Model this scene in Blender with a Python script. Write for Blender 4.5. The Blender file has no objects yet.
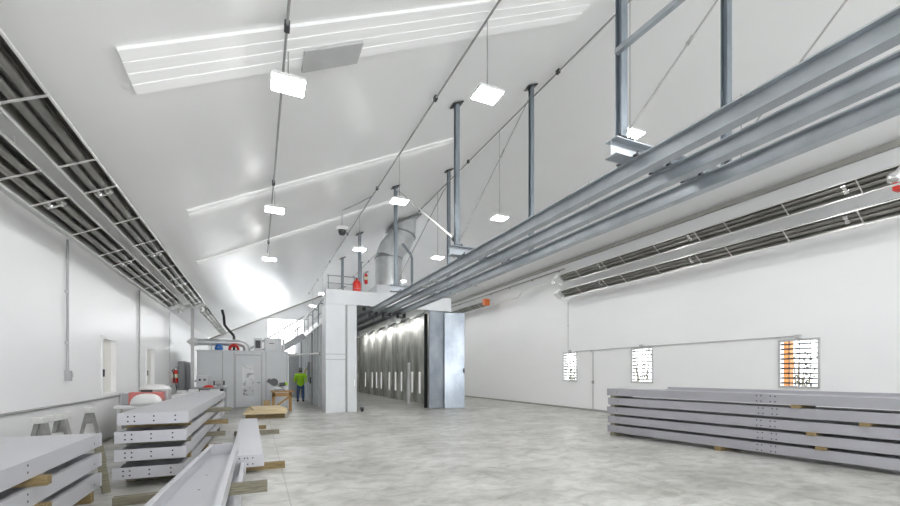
import bpy, bmesh, math, random
from mathutils import Vector, Matrix
random.seed(7)
scene = bpy.context.scene
C = scene.collection
PI = math.pi
R = math.radians

# ------------------------------------------------------------------ materials
def mat(name, col, rough=.5, metal=0., noise=0., nscale=4., bump=0., bscale=20., stretch=(1, 1, 1),
        emis=0., col2=None, spec=.5, contrast=(.35, .65), coord='Object'):
    m = bpy.data.materials.new(name); m.use_nodes = True
    nt = m.node_tree; n = nt.nodes; l = nt.links
    b = n['Principled BSDF']
    b.inputs['Base Color'].default_value = (*col, 1)
    b.inputs['Roughness'].default_value = rough
    b.inputs['Metallic'].default_value = metal
    b.inputs['Specular IOR Level'].default_value = spec
    tc = n.new('ShaderNodeTexCoord'); mp = n.new('ShaderNodeMapping')
    mp.inputs['Scale'].default_value = stretch
    l.new(tc.outputs[coord], mp.inputs['Vector'])
    if noise > 0 or col2:
        t = n.new('ShaderNodeTexNoise'); t.inputs['Scale'].default_value = nscale
        t.inputs['Detail'].default_value = 6; t.inputs['Roughness'].default_value = .6
        l.new(mp.outputs[0], t.inputs['Vector'])
        cr = n.new('ShaderNodeValToRGB')
        c2 = col2 if col2 else tuple(c * (1 - noise) for c in col)
        cr.color_ramp.elements[0].color = (*c2, 1); cr.color_ramp.elements[1].color = (*col, 1)
        cr.color_ramp.elements[0].position, cr.color_ramp.elements[1].position = contrast
        l.new(t.outputs['Fac'], cr.inputs['Fac']); l.new(cr.outputs['Color'], b.inputs['Base Color'])
    if bump > 0:
        t2 = n.new('ShaderNodeTexNoise'); t2.inputs['Scale'].default_value = bscale
        t2.inputs['Detail'].default_value = 3
        l.new(mp.outputs[0], t2.inputs['Vector'])
        bp = n.new('ShaderNodeBump'); bp.inputs['Strength'].default_value = bump; bp.inputs['Distance'].default_value = .05
        l.new(t2.outputs['Fac'], bp.inputs['Height']); l.new(bp.outputs['Normal'], b.inputs['Normal'])
    if emis > 0:
        b.inputs['Emission Color'].default_value = (1, 1, 1, 1); b.inputs['Emission Strength'].default_value = emis
    return m

def wood_mat(name, c1, c2):
    return mat(name, c1, .7, noise=.3, nscale=6, col2=c2, stretch=(1, 12, 12), bump=.15, bscale=10)

def floor_mat():
    m = bpy.data.materials.new('concrete_floor'); m.use_nodes = True
    nt = m.node_tree; n = nt.nodes; l = nt.links; b = n['Principled BSDF']
    tc = n.new('ShaderNodeTexCoord')
    def noise(scale, det, stretch=(1, 1, 1), dist=0.):
        mp = n.new('ShaderNodeMapping'); mp.inputs['Scale'].default_value = stretch
        mp.inputs['Rotation'].default_value = (0, 0, R(8))
        l.new(tc.outputs['Object'], mp.inputs['Vector'])
        t = n.new('ShaderNodeTexNoise'); t.inputs['Scale'].default_value = scale; t.inputs['Detail'].default_value = det
        t.inputs['Roughness'].default_value = .65; t.inputs['Distortion'].default_value = dist
        l.new(mp.outputs[0], t.inputs['Vector']); return t
    def ramp(src, p0, c0, p1, c1):
        r = n.new('ShaderNodeValToRGB'); e = r.color_ramp.elements
        e[0].position = p0; e[0].color = (*c0, 1); e[1].position = p1; e[1].color = (*c1, 1)
        l.new(src, r.inputs['Fac']); return r
    def mult(a, bb):
        x = n.new('ShaderNodeMix'); x.data_type = 'RGBA'; x.blend_type = 'MULTIPLY'; x.inputs[0].default_value = 1
        l.new(a, x.inputs[6]); l.new(bb, x.inputs[7]); return x.outputs[2]
    base = ramp(noise(.55, 7, (1, 1.5, 1), .4).outputs['Fac'], .33, (.40, .395, .365), .66, (.62, .615, .59))
    fine = ramp(noise(3.2, 8, (1, 1.3, 1), .6).outputs['Fac'], .34, (.66, .66, .64), .58, (1, 1, 1))
    spots = ramp(noise(5.5, 4, (.6, 1.4, 1)).outputs['Fac'], .27, (.52, .52, .51), .34, (1, 1, 1))
    c = mult(mult(base.outputs[0], fine.outputs[0]), spots.outputs[0])
    # saw-cut control joints
    sep = n.new('ShaderNodeSeparateXYZ'); l.new(tc.outputs['Object'], sep.inputs[0])
    def joint(out, period, off):
        a = n.new('ShaderNodeMath'); a.operation = 'ADD'; a.inputs[1].default_value = off; l.new(out, a.inputs[0])
        d = n.new('ShaderNodeMath'); d.operation = 'PINGPONG'; d.inputs[1].default_value = period / 2; l.new(a.outputs[0], d.inputs[0])
        r = n.new('ShaderNodeMath'); r.operation = 'GREATER_THAN'; r.inputs[1].default_value = .008; l.new(d.outputs[0], r.inputs[0])
        r2 = n.new('ShaderNodeMath'); r2.operation = 'MULTIPLY_ADD'; r2.inputs[1].default_value = .25; r2.inputs[2].default_value = .75
        l.new(r.outputs[0], r2.inputs[0]); return r2.outputs[0]
    jm = n.new('ShaderNodeMath'); jm.operation = 'MULTIPLY'
    l.new(joint(sep.outputs['X'], 4.6, -.35), jm.inputs[0]); l.new(joint(sep.outputs['Y'], 4.5, -5.35), jm.inputs[1])
    cmb = n.new('ShaderNodeCombineColor')
    for k in range(3): l.new(jm.outputs[0], cmb.inputs[k])
    c = mult(c, cmb.outputs[0])
    l.new(c, b.inputs['Base Color'])
    rr = ramp(noise(1.3, 5).outputs['Fac'], .3, (.28,) * 3, .7, (.5,) * 3)
    l.new(rr.outputs[0], b.inputs['Roughness'])
    return m

M = {}
M['liner'] = mat('white_liner_panel', (.92, .92, .92), .30, noise=.03, nscale=.4, bump=.35, bscale=.55, stretch=(1, .6, 1))
M['wall'] = mat('white_wall_panel', (.92, .92, .925), .32, noise=.03, nscale=.5, bump=.3, bscale=.5, stretch=(1, .5, 1.6))
M['floor'] = floor_mat()
M['roofstreak'] = mat('glowing_roof_streak', (.9, .9, .9), .4, emis=.045, noise=.05, nscale=3, stretch=(.2, 12, .2))
M['cream'] = mat('cream_shade', (.83, .82, .77), .6, noise=.04, nscale=3)
M['frame'] = mat('white_frame', (.88, .88, .88), .4, noise=.03)
M['trimgrey'] = mat('taupe_trim', (.42, .41, .38), .45, .3, noise=.1)
M['steel'] = mat('blue_grey_steel', (.47, .505, .54), .34, .6, noise=.16, nscale=3, bump=.05, bscale=12)
M['postblue'] = mat('galvanised_post', (.30, .345, .385), .4, .6, noise=.22, nscale=5, stretch=(3, 3, .6))
M['galv'] = mat('galvanised_sheet', (.78, .80, .81), .3, .6, noise=.18, nscale=2.5, bump=.08, bscale=3)
M['galvdoor'] = mat('worn_steel_panel', (.38, .41, .45), .3, .8, col2=(.24, .27, .31), nscale=1.3, bump=.12, bscale=2, stretch=(1, 1, .6))
M['boothwhite'] = mat('booth_white_panel', (.66, .68, .70), .4, .1, noise=.06, nscale=1.5)
M['boothin'] = mat('stained_booth_wall', (.80, .80, .75), .42, .1, col2=(.36, .36, .32), nscale=1.3, stretch=(1, 1.1, .4), contrast=(.36, .62), bump=.2, bscale=3)
M['reflector'] = mat('heater_reflector', (.46, .455, .43), .3, .85, noise=.35, nscale=3, stretch=(6, .5, 6))
M['reflwhite'] = mat('bright_aluminium', (.82, .82, .80), .3, .6, noise=.06)
M['tube'] = mat('heater_tube', (.36, .355, .33), .35, .75, noise=.35, nscale=2.5, stretch=(1, .7, 1))
M['chrome'] = mat('chrome_clamp', (.85, .85, .85), .18, .95, noise=.05)
M['primer'] = mat('lavender_primer', (.56, .56, .59), .42, .15, noise=.06, nscale=2.5, stretch=(1, .4, 1))
M['primerdark'] = mat('grey_primer', (.40, .395, .43), .45, .1, noise=.08, nscale=2.5, stretch=(1, .4, 1))
M['hole'] = mat('hole_shadow', (.03, .03, .04), .8, noise=.1)
M['wood'] = wood_mat('weathered_wood', (.33, .24, .11), (.18, .13, .06))
M['woodgrey'] = wood_mat('grey_wood', (.27, .25, .18), (.15, .14, .10))
M['ply'] = wood_mat('plywood', (.80, .67, .44), (.66, .53, .33))
M['orangewood'] = wood_mat('new_timber', (.50, .30, .12), (.34, .19, .07))
M['sawhorse'] = mat('pale_painted_wood', (.72, .72, .70), .6, noise=.2, nscale=5, stretch=(1, 6, 6))
M['horseleg'] = mat('grey_painted_wood', (.36, .36, .34), .6, noise=.4, nscale=6)
M['white'] = mat('white_paint', (.85, .85, .85), .45, noise=.03)
M['led'] = mat('led_diffuser', (1, 1, 1), .5, emis=27)
M['boothled'] = mat('booth_lamp', (1, 1, .97), .5, emis=6.5)
M['strip'] = mat('lit_wall_strip', (1, 1, .97), .5, emis=.1)
M['green_led'] = mat('green_exit_glow', (.1, .6, .45), .5); M['green_led'].node_tree.nodes['Principled BSDF'].inputs['Emission Color'].default_value = (.1, .7, .5, 1); M['green_led'].node_tree.nodes['Principled BSDF'].inputs['Emission Strength'].default_value = .5
M['conduit'] = mat('grey_conduit', (.42, .42, .42), .4, .5, noise=.12)
M['conduitlight'] = mat('pale_conduit', (.62, .62, .62), .4, .3, noise=.08)
M['black'] = mat('black_rubber', (.02, .02, .022), .5, noise=.2)
M['darkgrey'] = mat('dark_grey_metal', (.08, .083, .088), .45, .4, noise=.15)
M['midgrey'] = mat('mid_grey_paint', (.38, .39, .40), .45, .2, noise=.1)
M['red'] = mat('red_paint', (.72, .035, .02), .3, noise=.1)
M['redfade'] = mat('faded_red', (.66, .20, .18), .5, noise=.18, nscale=6)
M['orange'] = mat('orange_paint', (.85, .22, .06), .4, noise=.1)
M['blue'] = mat('blue_plastic', (.05, .22, .62), .5, noise=.15)
M['card'] = mat('cardboard', (.60, .42, .22), .8, noise=.1)
M['lime'] = mat('hi_vis_lime', (.5, .92, .03), .7, noise=.1, nscale=8, bump=.2, bscale=9)
M['jeans'] = mat('denim', (.10, .17, .36), .8, noise=.25, nscale=9, bump=.2, bscale=10)
M['skin'] = mat('skin', (.52, .32, .23), .5, noise=.06)
M['boot'] = mat('dark_boot', (.03, .025, .02), .6, noise=.2)
M['hat'] = mat('grey_cap', (.20, .20, .21), .6, noise=.1)
M['hair'] = mat('dark_hair', (.05, .035, .025), .7, noise=.3, nscale=30)
M['yellow'] = mat('fibreglass_tan', (.60, .52, .26), .5, noise=.1)
M['leaf'] = mat('leaf', (.035, .045, .02), .6, noise=.4, nscale=3)
M['rust'] = mat('rusty_orange', (.42, .16, .04), .7, noise=.3, nscale=5)
M['ground'] = mat('pale_gravel', (.62, .60, .56), .9, noise=.2, nscale=3)
M['bag'] = mat('white_woven_sack', (.84, .84, .83), .7, noise=.06, bump=.4, bscale=5)
M['ext_label'] = mat('pale_label', (.85, .82, .6), .5, noise=.1)
gm = bpy.data.materials.new('window_glass'); gm.use_nodes = True
gb = gm.node_tree.nodes['Principled BSDF']; gb.inputs['Roughness'].default_value = .02
gb.inputs['Transmission Weight'].default_value = 1; gb.inputs['IOR'].default_value = 1.05
M['glass'] = gm
M['doorglass'] = mat('door_pane', (.75, .77, .78), .08, .3, col2=(.14, .14, .15), nscale=6, contrast=(.36, .46))

# ------------------------------------------------------------------ mesh builder
class MB:
    def __init__(s): s.v = []; s.f = []; s.mi = []; s.cur = 0; s.sm = []
    def add(s, vs, fs, smooth=False):
        o = len(s.v); s.v += [Vector(p) for p in vs]
        for f in fs: s.f.append([o + i for i in f]); s.mi.append(s.cur); s.sm.append(smooth)
        return s
    def mat(s, i): s.cur = i; return s
    def box(s, x0, x1, y0, y1, z0, z1):
        vs = [(x, y, z) for z in (z0, z1) for y in (y0, y1) for x in (x0, x1)]
        return s.add(vs, [(0, 2, 3, 1), (4, 5, 7, 6), (0, 1, 5, 4), (2, 6, 7, 3), (0, 4, 6, 2), (1, 3, 7, 5)])
    def obox(s, c, size, mtx=None):
        a, b, d = [q / 2 for q in size]
        vs = [Vector((x, y, z)) for z in (-d, d) for y in (-b, b) for x in (-a, a)]
        if mtx is not None: vs = [mtx @ q for q in vs]
        vs = [q + Vector(c) for q in vs]
        return s.add(vs, [(0, 2, 3, 1), (4, 5, 7, 6), (0, 1, 5, 4), (2, 6, 7, 3), (0, 4, 6, 2), (1, 3, 7, 5)])
    def bar(s, p0, p1, w, h):          # rectangular bar between two points
        p0 = Vector(p0); p1 = Vector(p1); d = (p1 - p0); L = d.length; d.normalize()
        up = Vector((0, 0, 1)) if abs(d.z) < .95 else Vector((1, 0, 0))
        x = d.cross(up).normalized(); z = x.cross(d)
        mt = Matrix((x, d, z)).transposed()
        return s.obox((p0 + p1) / 2, (w, L, h), mt)
    def prism(s, prof, p0, p1, xdir, caps=True):   # 2D profile swept from p0 to p1; profile x along xdir
        p0 = Vector(p0); p1 = Vector(p1); d = (p1 - p0).normalized(); x = Vector(xdir).normalized(); y = x.cross(d); 
        if abs(d.z) < .9 and y.z < 0: y = -y
        n = len(prof)
        vs = [p0 + x * a + y * b for a, b in prof] + [p1 + x * a + y * b for a, b in prof]
        fs = [(i, (i + 1) % n, n + (i + 1) % n, n + i) for i in range(n)]
        if caps: fs += [tuple(range(n))[::-1], tuple(range(n, 2 * n))]
        return s.add(vs, fs)
    def tube(s, pts, r, n=10, caps=True):
        pts = [Vector(p) for p in pts]; rs = r if isinstance(r, (list, tuple)) else [r] * len(pts)
        rings = []; prev = None
        for i, p in enumerate(pts):
            a = pts[max(i - 1, 0)]; b = pts[min(i + 1, len(pts) - 1)]
            d = (b - a).normalized()
            if prev is None:
                up = Vector((0, 0, 1)) if abs(d.z) < .9 else Vector((1, 0, 0))
                x = d.cross(up).normalized()
            else:
                x = (prev - d * prev.dot(d)).normalized()
            prev = x; y = d.cross(x)
            rings.append([p + (x * math.cos(2 * PI * k / n) + y * math.sin(2 * PI * k / n)) * rs[i] for k in range(n)])
        vs = [q for rg in rings for q in rg]
        fs = [(i * n + k, i * n + (k + 1) % n, (i + 1) * n + (k + 1) % n, (i + 1) * n + k) for i in range(len(pts) - 1) for k in range(n)]
        s.add(vs, fs, True)
        if caps: s.add(rings[0], [tuple(range(n))[::-1]]); s.add(rings[-1], [tuple(range(n))])
        return s
    def lathe(s, prof, c, n=20):       # (r,z) profile about vertical axis
        vs = []; c = Vector(c)
        for r, z in prof: vs += [c + Vector((r * math.cos(2 * PI * k / n), r * math.sin(2 * PI * k / n), z)) for k in range(n)]
        m = len(prof)
        fs = [(i * n + k, i * n + (k + 1) % n, (i + 1) * n + (k + 1) % n, (i + 1) * n + k) for i in range(m - 1) for k in range(n)]
        s.add(vs, fs, True)
        s.add(vs[:n], [tuple(range(n))[::-1]]); s.add(vs[-n:], [tuple(range(n))])
        return s
    def build(s, name, m, parent=None, bevel=0., loc=None, rot=None):
        me = bpy.data.meshes.new(name); me.from_pydata([tuple(p) for p in s.v], [], s.f)
        for q in (m if isinstance(m, (list, tuple)) else [m]): me.materials.append(M[q])
        for i, p in enumerate(me.polygons): p.material_index = s.mi[i]; p.use_smooth = s.sm[i]
        me.validate()
        bm = bmesh.new(); bm.from_mesh(me); bmesh.ops.recalc_face_normals(bm, faces=bm.faces)
        bm.to_mesh(me); bm.free(); me.update()
        o = bpy.data.objects.new(name, me); C.objects.link(o)
        if bevel > 0:
            b = o.modifiers.new('bevel', 'BEVEL'); b.width = bevel; b.segments = 2; b.limit_method = 'ANGLE'
        if parent: o.parent = parent
        if loc: o.location = loc
        if rot: o.rotation_euler = rot
        return o

def tag(o, label, cat, group=None):
    o['label'] = label; o['category'] = cat
    if group: o['group'] = group
    return o
def thing(name, label, cat, loc=(0, 0, 0), rotz=0., group=None):
    o = bpy.data.objects.new(name, None); C.objects.link(o); o.empty_display_size = .1
    o.location = loc; o.rotation_euler = (0, 0, rotz)
    return tag(o, label, cat, group)
def struct(o): o['kind'] = 'structure'; return o
def dup(root, loc, rotz=None, label=None, group=None):
    r = root.copy(); C.objects.link(r); r.location = loc
    if rotz is not None: r.rotation_euler = (0, 0, rotz)
    if label: r['label'] = label
    if group: r['group'] = group
    for ch in list(root.children):
        c = ch.copy(); C.objects.link(c); c.parent = r
        for g in list(ch.children):
            d = g.copy(); C.objects.link(d); d.parent = c
    return r

# ------------------------------------------------------------------ shell
XL, XR, XP = -3.07, 12.1, 6.4            # left wall, right wall, ridge
ZL, ZR, ZP = 3.95, 6.3, 8.45             # eaves and ridge heights
Y0, Y1 = -9., 34.                        # unseen end behind the camera, left open for daylight, far gable
SL = (ZP - ZL) / (XP - XL)
def zc(x): return ZL + SL * (x - XL) if x < XP else ZP - (ZP - ZR) / (XR - XP) * (x - XP)

struct(MB().box(XL - .3, XR + .3, Y0 - .5, Y1 + .3, -.15, 0).build('floor', 'floor'))
c = MB()
prof = [(XL - .25, zc(XL) - SL * .25), (XP, ZP), (XR + .25, ZR - .25 * (ZP - ZR) / (XR - XP)), (XR + .25, ZR + .15), (XP, ZP + .25), (XL - .25, ZL + .15)]
n = len(prof)
c.add([(x, Y0, z) for x, z in prof] + [(x, Y1 + .3, z) for x, z in prof],
      [(i, (i + 1) % n, n + (i + 1) % n, n + i) for i in range(n)] + [tuple(range(n)), tuple(range(n, 2 * n))])
struct(c.build('ceiling', 'liner'))

def side_wall(name, x0, x1, top, holes):
    m = MB(); y = Y0
    for (a, b, z0, z1) in sorted(holes):
        m.box(x0, x1, y, a, 0, top); m.box(x0, x1, a, b, 0, z0); m.box(x0, x1, a, b, z1, top); y = b
    m.box(x0, x1, y, Y1 + .2, 0, top)
    return struct(m.build(name, 'wall'))
LW = [(11.45, 12.5, .98, 2.32), (15.5, 16.6, .98, 2.32)]
RW = [(5.52, 6.40, 1.13, 2.34), (10.17, 11.08, 1.16, 2.38), (13.88, 14.77, 1.16, 2.38)]
side_wall('wall_left', XL - .2, XL, ZL - .06, LW)
side_wall('wall_right', XR, XR + .2, ZR - .06, RW)
def gable(name, ya, yb, ox0, ox1, oz):
    g = MB(); n = 0
    def poly(pts):
        k = len(pts)
        g.add([(x, ya, z) for x, z in pts] + [(x, yb, z) for x, z in pts], [(i, (i + 1) % k, k + (i + 1) % k, k + i) for i in range(k)] + [tuple(range(k))[::-1], tuple(range(k, 2 * k))])
    e = .02
    poly([(XL, 0), (ox0, 0), (ox0, zc(ox0) - e), (XL, ZL - e)])
    top = [(ox0, oz), (ox1, oz), (ox1, zc(ox1) - e)] + ([(XP, ZP - e)] if ox1 > XP else []) + [(ox0, zc(ox0) - e)]
    poly(top)
    poly([(ox1, 0), (XR, 0), (XR, ZR - e)] + ([(XP, ZP - e)] if ox1 < XP else []) + [(ox1, zc(ox1) - e)])
    return struct(g.build(name, 'wall'))
gable('wall_back', Y1, Y1 + .2, .72, 3.2, 5.5)  # opening added in the far gable to let daylight into that end
gable('wall_front', Y0 - .2, Y0, 1.0, 9.0, 5.2)
struct(MB().box(XR - .03, XR, Y0, Y1, 0, .07).build('baseboard_right', 'trimgrey'))
struct(MB().box(XL, XL + .03, Y0, Y1, 0, .07).build('baseboard_left', 'trimgrey'))
struct(MB().box(XR - .12, XR, Y0, Y1, ZR - .12, ZR - .01).build('trim_1', 'trimgrey'))
# gable rafter trim on the far wall
q = MB(); q.bar((XL + .02, Y1 - .05, ZL - .1), (XP, Y1 - .05, ZP - .1), .08, .09)
struct(q.build('trim_2', 'trimgrey'))
# bright streaks on the left roof slope, built as ribbed strips with faint emission
def streak_panel(name, xa, xb, ya, yb, ribs):
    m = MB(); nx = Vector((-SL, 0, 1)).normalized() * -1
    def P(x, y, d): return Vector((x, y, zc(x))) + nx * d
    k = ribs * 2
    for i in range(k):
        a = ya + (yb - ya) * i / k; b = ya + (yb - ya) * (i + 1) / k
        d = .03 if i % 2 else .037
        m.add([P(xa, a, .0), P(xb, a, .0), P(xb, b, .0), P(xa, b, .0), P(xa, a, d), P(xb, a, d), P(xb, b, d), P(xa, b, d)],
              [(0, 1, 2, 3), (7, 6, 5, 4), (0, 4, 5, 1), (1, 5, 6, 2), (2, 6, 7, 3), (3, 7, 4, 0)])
    return struct(m.build(name, 'roofstreak'))
sk = streak_panel('window_6', -1.3, 5.2, 5.3, 6.06, 4)  # big bright roof streak, not a window
q = MB(); q.bar((.55, 5.9, zc(.55) - .07), (1.3, 5.9, zc(1.3) - .07), .42, .03); q.build('shade_patch', 'conduitlight', sk)  # thin grey plate standing for the shadow of the lamp housing
streak_panel('window_7', -1.3, 4.6, 10.0, 10.38, 2)  # bright roof streak, not a window
streak_panel('window_8', -1.57, 4.6, 13.95, 14.3, 2)  # bright roof streak, not a window

# windows
for i, (a, b, z0, z1) in enumerate(LW):
    w = .07; m = MB()
    m.box(XL - .1, XL + .03, a, a + w, z0, z1).box(XL - .1, XL + .03, b - w, b, z0, z1)
    m.box(XL - .1, XL + .03, a + w, b - w, z0, z0 + w).box(XL - .1, XL + .03, a + w, b - w, z1 - w, z1)
    f = struct(m.build('window_%d' % (i + 1), 'frame'))
    MB().box(XL - .085, XL - .07, a + w, b - w, z0 + w, z1 - w).build('window_shade', 'cream', f)
    MB().box(XL + .03, XL + .06, a + .01, a + .05, 1.42, 1.58).build('latch', 'darkgrey', f, .005)
for i, (a, b, z0, z1) in enumerate(RW):
    w = .05; m = MB()
    m.box(XR - .03, XR + .12, a, a + w, z0, z1).box(XR - .03, XR + .12, b - w, b, z0, z1)
    m.box(XR - .03, XR + .12, a + w, b - w, z0, z0 + w).box(XR - .03, XR + .12, a + w, b - w, z1 - w, z1)
    f = struct(m.build('window_%d' % (i + 3), 'conduitlight'))
    MB().box(XR + .06, XR + .066, a + w, b - w, z0 + w, z1 - w).build('pane', 'glass', f)
    g = MB()
    for k in range(1, 10): zz = z0 + (z1 - z0) * k / 10; g.box(XR + .02, XR + .035, a + w, b - w, zz - .019, zz + .019)
    for k in range(1, 4): yy = a + (b - a) * k / 4; g.box(XR + .02, XR + .036, yy - .008, yy + .008, z0 + w, z1 - w)
    g.build('grille', 'darkgrey', f)
    MB().box(XR - .08, XR - .0, (a + b) / 2 - .06, (a + b) / 2 + .06, z1 + .01, z1 + .1).build('junction_box', 'conduitlight', f, .01)

# outside the right wall: ground, and plants and a rusty post seen through the panes
gr = MB().box(XR + .4, 60, -30, 60, -.4, -.2).build('gravel_yard', 'ground'); struct(gr)
def shrub(loc, h, w, label):
    t = thing('shrub', label, 'shrub', loc, 0, 'shrubs outside the windows')
    b = MB(); lf = MB()
    for k in range(7):
        a = random.random() * 6.28; q = Vector((math.cos(a) * w * .7, math.sin(a) * w * .7, h * random.uniform(.6, 1)))
        b.tube([(0, 0, 0), q * .5 + Vector((0, 0, h * .15)), q], [.03, .02, .008], 5)
        for _ in range(26):
            p = q * random.uniform(.4, 1.05) + Vector((random.gauss(0, .13), random.gauss(0, .13), random.gauss(0, .13)))
            ax = Vector((random.gauss(0, 1), random.gauss(0, 1), random.gauss(0, 1))).normalized() * .06
            bx = ax.cross(Vector((random.gauss(0, 1), 1, .3))).normalized() * .03
            lf.add([p - ax, p + bx, p + ax, p - bx], [(0, 1, 2, 3)])
    b.build('stem', 'woodgrey', t); lf.build('foliage', 'leaf', t)
shrub((13.7, 6.75, -.2), 2.6, .45, 'dark leafy shrub outside the large grilled window above the right steel stack')
shrub((13.8, 12.1, -.2), 2.7, .5, 'dark leafy shrub outside the middle grilled window')
shrub((13.8, 16.3, -.2), 2.6, .5, 'dark leafy shrub outside the grilled window furthest from the steel stack')
p_ = thing('rusty_post', 'rusty orange post outside the large grilled window', 'post', (13.2, 6.75, -.2))
MB().box(-.1, .1, -.08, .08, 0, 3.2).build('shaft', 'rust', p_, .01); MB().box(-.2, .2, -.2, .2, 0, .05).build('base_plate', 'darkgrey', p_)

# ------------------------------------------------------------------ runway beams
def ibeam_prof(w, h, tf, tw):
    a = w / 2; b = tw / 2
    return [(-a, 0), (a, 0), (a, tf), (b, tf), (b, h - tf), (a, h - tf), (a, h), (-a, h), (-a, h - tf), (-b, h - tf), (-b, tf), (-a, tf)]
BZ = 3.81; BXS = (4.045, 4.585, 5.165)
lab = ['long blue-grey steel I-beam overhead, leftmost and uppermost of the three', 'long blue-grey steel I-beam overhead, middle one of the three',
       'long blue-grey steel I-beam overhead, lowest in the photo and nearest the right wall']
for k, x in enumerate(BXS):
    t = thing('steel_beam', lab[k], 'beam', (x, 0, BZ), 0, 'overhead runway beams')
    MB().prism(ibeam_prof(.135, .19, .014, .01), (0, -4, 0), (0, 32.5, 0), (1, 0, 0)).build('beam_section', 'steel', t)
    m = MB()
    for y in (9.9, 10.6 + .3 * k):
        m = MB(); m.box(-.085, -.068, y - .03, y + .03, -.02, .03).box(.068, .085, y - .03, y + .03, -.02, .03).box(-.085, .085, y - .03, y + .03, -.03, -.001)
        m.build('beam_clamp', 'chrome', t)
    for y in (3.7, 8.2, 12.6): MB().box(-.09, .09, y - .15, y - .1, .19, .21).box(-.09, .09, y + .1, y + .15, .19, .21).tube([(-.05, y - .125, .2), (-.05, y - .125, .25)], .014, 6).tube([(.05, y - .125, .2), (.05, y - .125, .25)], .014, 6).build('bolt_plate', 'darkgrey', t)

# trolley hoists where the beams enter the booth
tl = ['dark hoist trolley under the left overhead beam at the booth opening', 'dark hoist trolley under the middle overhead beam at the booth opening',
      'dark hoist trolley under the right overhead beam at the booth opening']
for k, x in enumerate(BXS):
    t = thing('hoist_trolley', tl[k], 'trolley', (x, 16.05, 3.66), 0, 'hoist trolleys on the beams')
    MB().box(-.14, -.115, -.16, .16, 0, .2).box(.115, .14, -.16, .16, 0, .2).box(-.14, .14, -.05, .05, 0, .05).build('side_plate', 'darkgrey', t)
    for s in (-1, 1):
        for yy in (-.09, .09):
            MB().tube([(s * .04, yy, .175), (s * .11, yy, .175)], .035, 12).build('wheel', 'black', t)
    MB().tube([(0, 0, .01), (0, 0, -.08), (.04, 0, -.12), (.02, 0, -.16), (-.03, 0, -.14)], .012, 6).build('hook', 'darkgrey', t)

# ------------------------------------------------------------------ hanger frames
def iprof_post(w, h): 
    p = ibeam_prof(w, h, .012, .01); return [(a, b - h / 2) for a, b in p]
fl = {3.7: 'nearest steel hanger frame, two tall posts and a cross beam over the three overhead beams',
      8.2: 'second steel hanger frame from the camera, posts either side of the overhead beams',
      12.6: 'third steel hanger frame from the camera, left post just in front of the fat duct'}
for y, lb in fl.items():
    t = thing('hanger_frame', lb, 'frame', (4.835, y, 4.0), 0, 'hanger frames over the runway beams')
    for s in (-1, 1):
        x = s * .955 - (.12 if y > 12 and s > 0 else 0); top = zc(4.835 + x) - 4.0
        MB().prism(iprof_post(.095, .095), (x, 0, .213), (x, 0, top), (1, 0, 0)).build('post', 'postblue', t)
        MB().obox((x, 0, top - .03), (.26, .2, .02), Matrix.Rotation(-math.atan(SL), 3, 'Y')).build('cap_plate', 'darkgrey', t)
        if s > 0: MB().box(.5, x + .06, -.06, .06, .2, .213).build('knee_plate', 'steel', t); continue
        MB().box(x - .1, x + .1, -.1, .1, .2, .215).tube([(x - .08, -.06, .2), (x - .08, -.06, .25)], .014, 6).tube([(x + .08, -.06, .2), (x + .08, -.06, .25)], .014, 6).build('foot_plate', 'darkgrey', t)
    MB().prism(ibeam_prof(.18, .2, .014, .01), (-1.12, 0, 0), (.665, 0, 0), (0, 1, 0)).build('cross_beam', 'steel', t)
    zr_ = zc(5.79) - 4.25 - (1.2 if y < 5 else 0)
    m = MB(); m.tube([(-.93, -.08, .3), (.9, -.08, zr_)], .012, 6)
    a = Vector((-.93, -.08, .3)); b = Vector((.9, -.08, zr_)); m.tube([a.lerp(b, .55), a.lerp(b, .6)], .024, 8)
    m.build('brace_rod', 'conduit', t)
# extra braces along the hall
def rod(name, label, cat, p0, p1, r, m='conduit', turn=True):
    p0 = Vector(p0); p1 = Vector(p1); t = thing(name, label, cat, p0)
    MB().tube([(0, 0, 0), p1 - p0], r, 8).build('rod', m, t)
    if turn: MB().tube([(p1 - p0) * .45, (p1 - p0) * .49], r * 2.1, 8).build('turnbuckle', 'darkgrey', t)
    MB().tube([(0, 0, -.02), (p1 - p0) * .012], r * 2.4, 8).build('eye_end', 'darkgrey', t)
rod('brace_rod', 'thin steel brace rod at top right rising from the nearest hanger frame', 'rod', (5.6, 3.6, 4.25), (5.5, -.7, 8.0), .011)
rod('brace_pipe', 'pale straight brace pipe between the second and third hanger frames', 'pipe', (3.88, 8.32, 4.4), (3.88, 12.5, 7.1), .022, 'reflwhite', False)
t = thing('strut_channel', 'slotted steel strut channel bolted across the nearest left post', 'channel', (3.70, 3.42, 5.08))
MB().prism([(-.028, 0), (.028, 0), (.028, .055), (.02, .055), (.02, .01), (-.02, .01), (-.02, .055), (-.028, .055)], (0, .18, .02), (.1, -2.2, .0), (1, 0, 0)).build('channel', 'steel', t)
MB().prism([(-.02, -.05), (.02, -.05), (.02, 0), (-.02, 0)], (.05, -1.2, 0), (.1, -2.2, 0), (1, 0, 0)).build('splice_plate', 'darkgrey', t)

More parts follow.
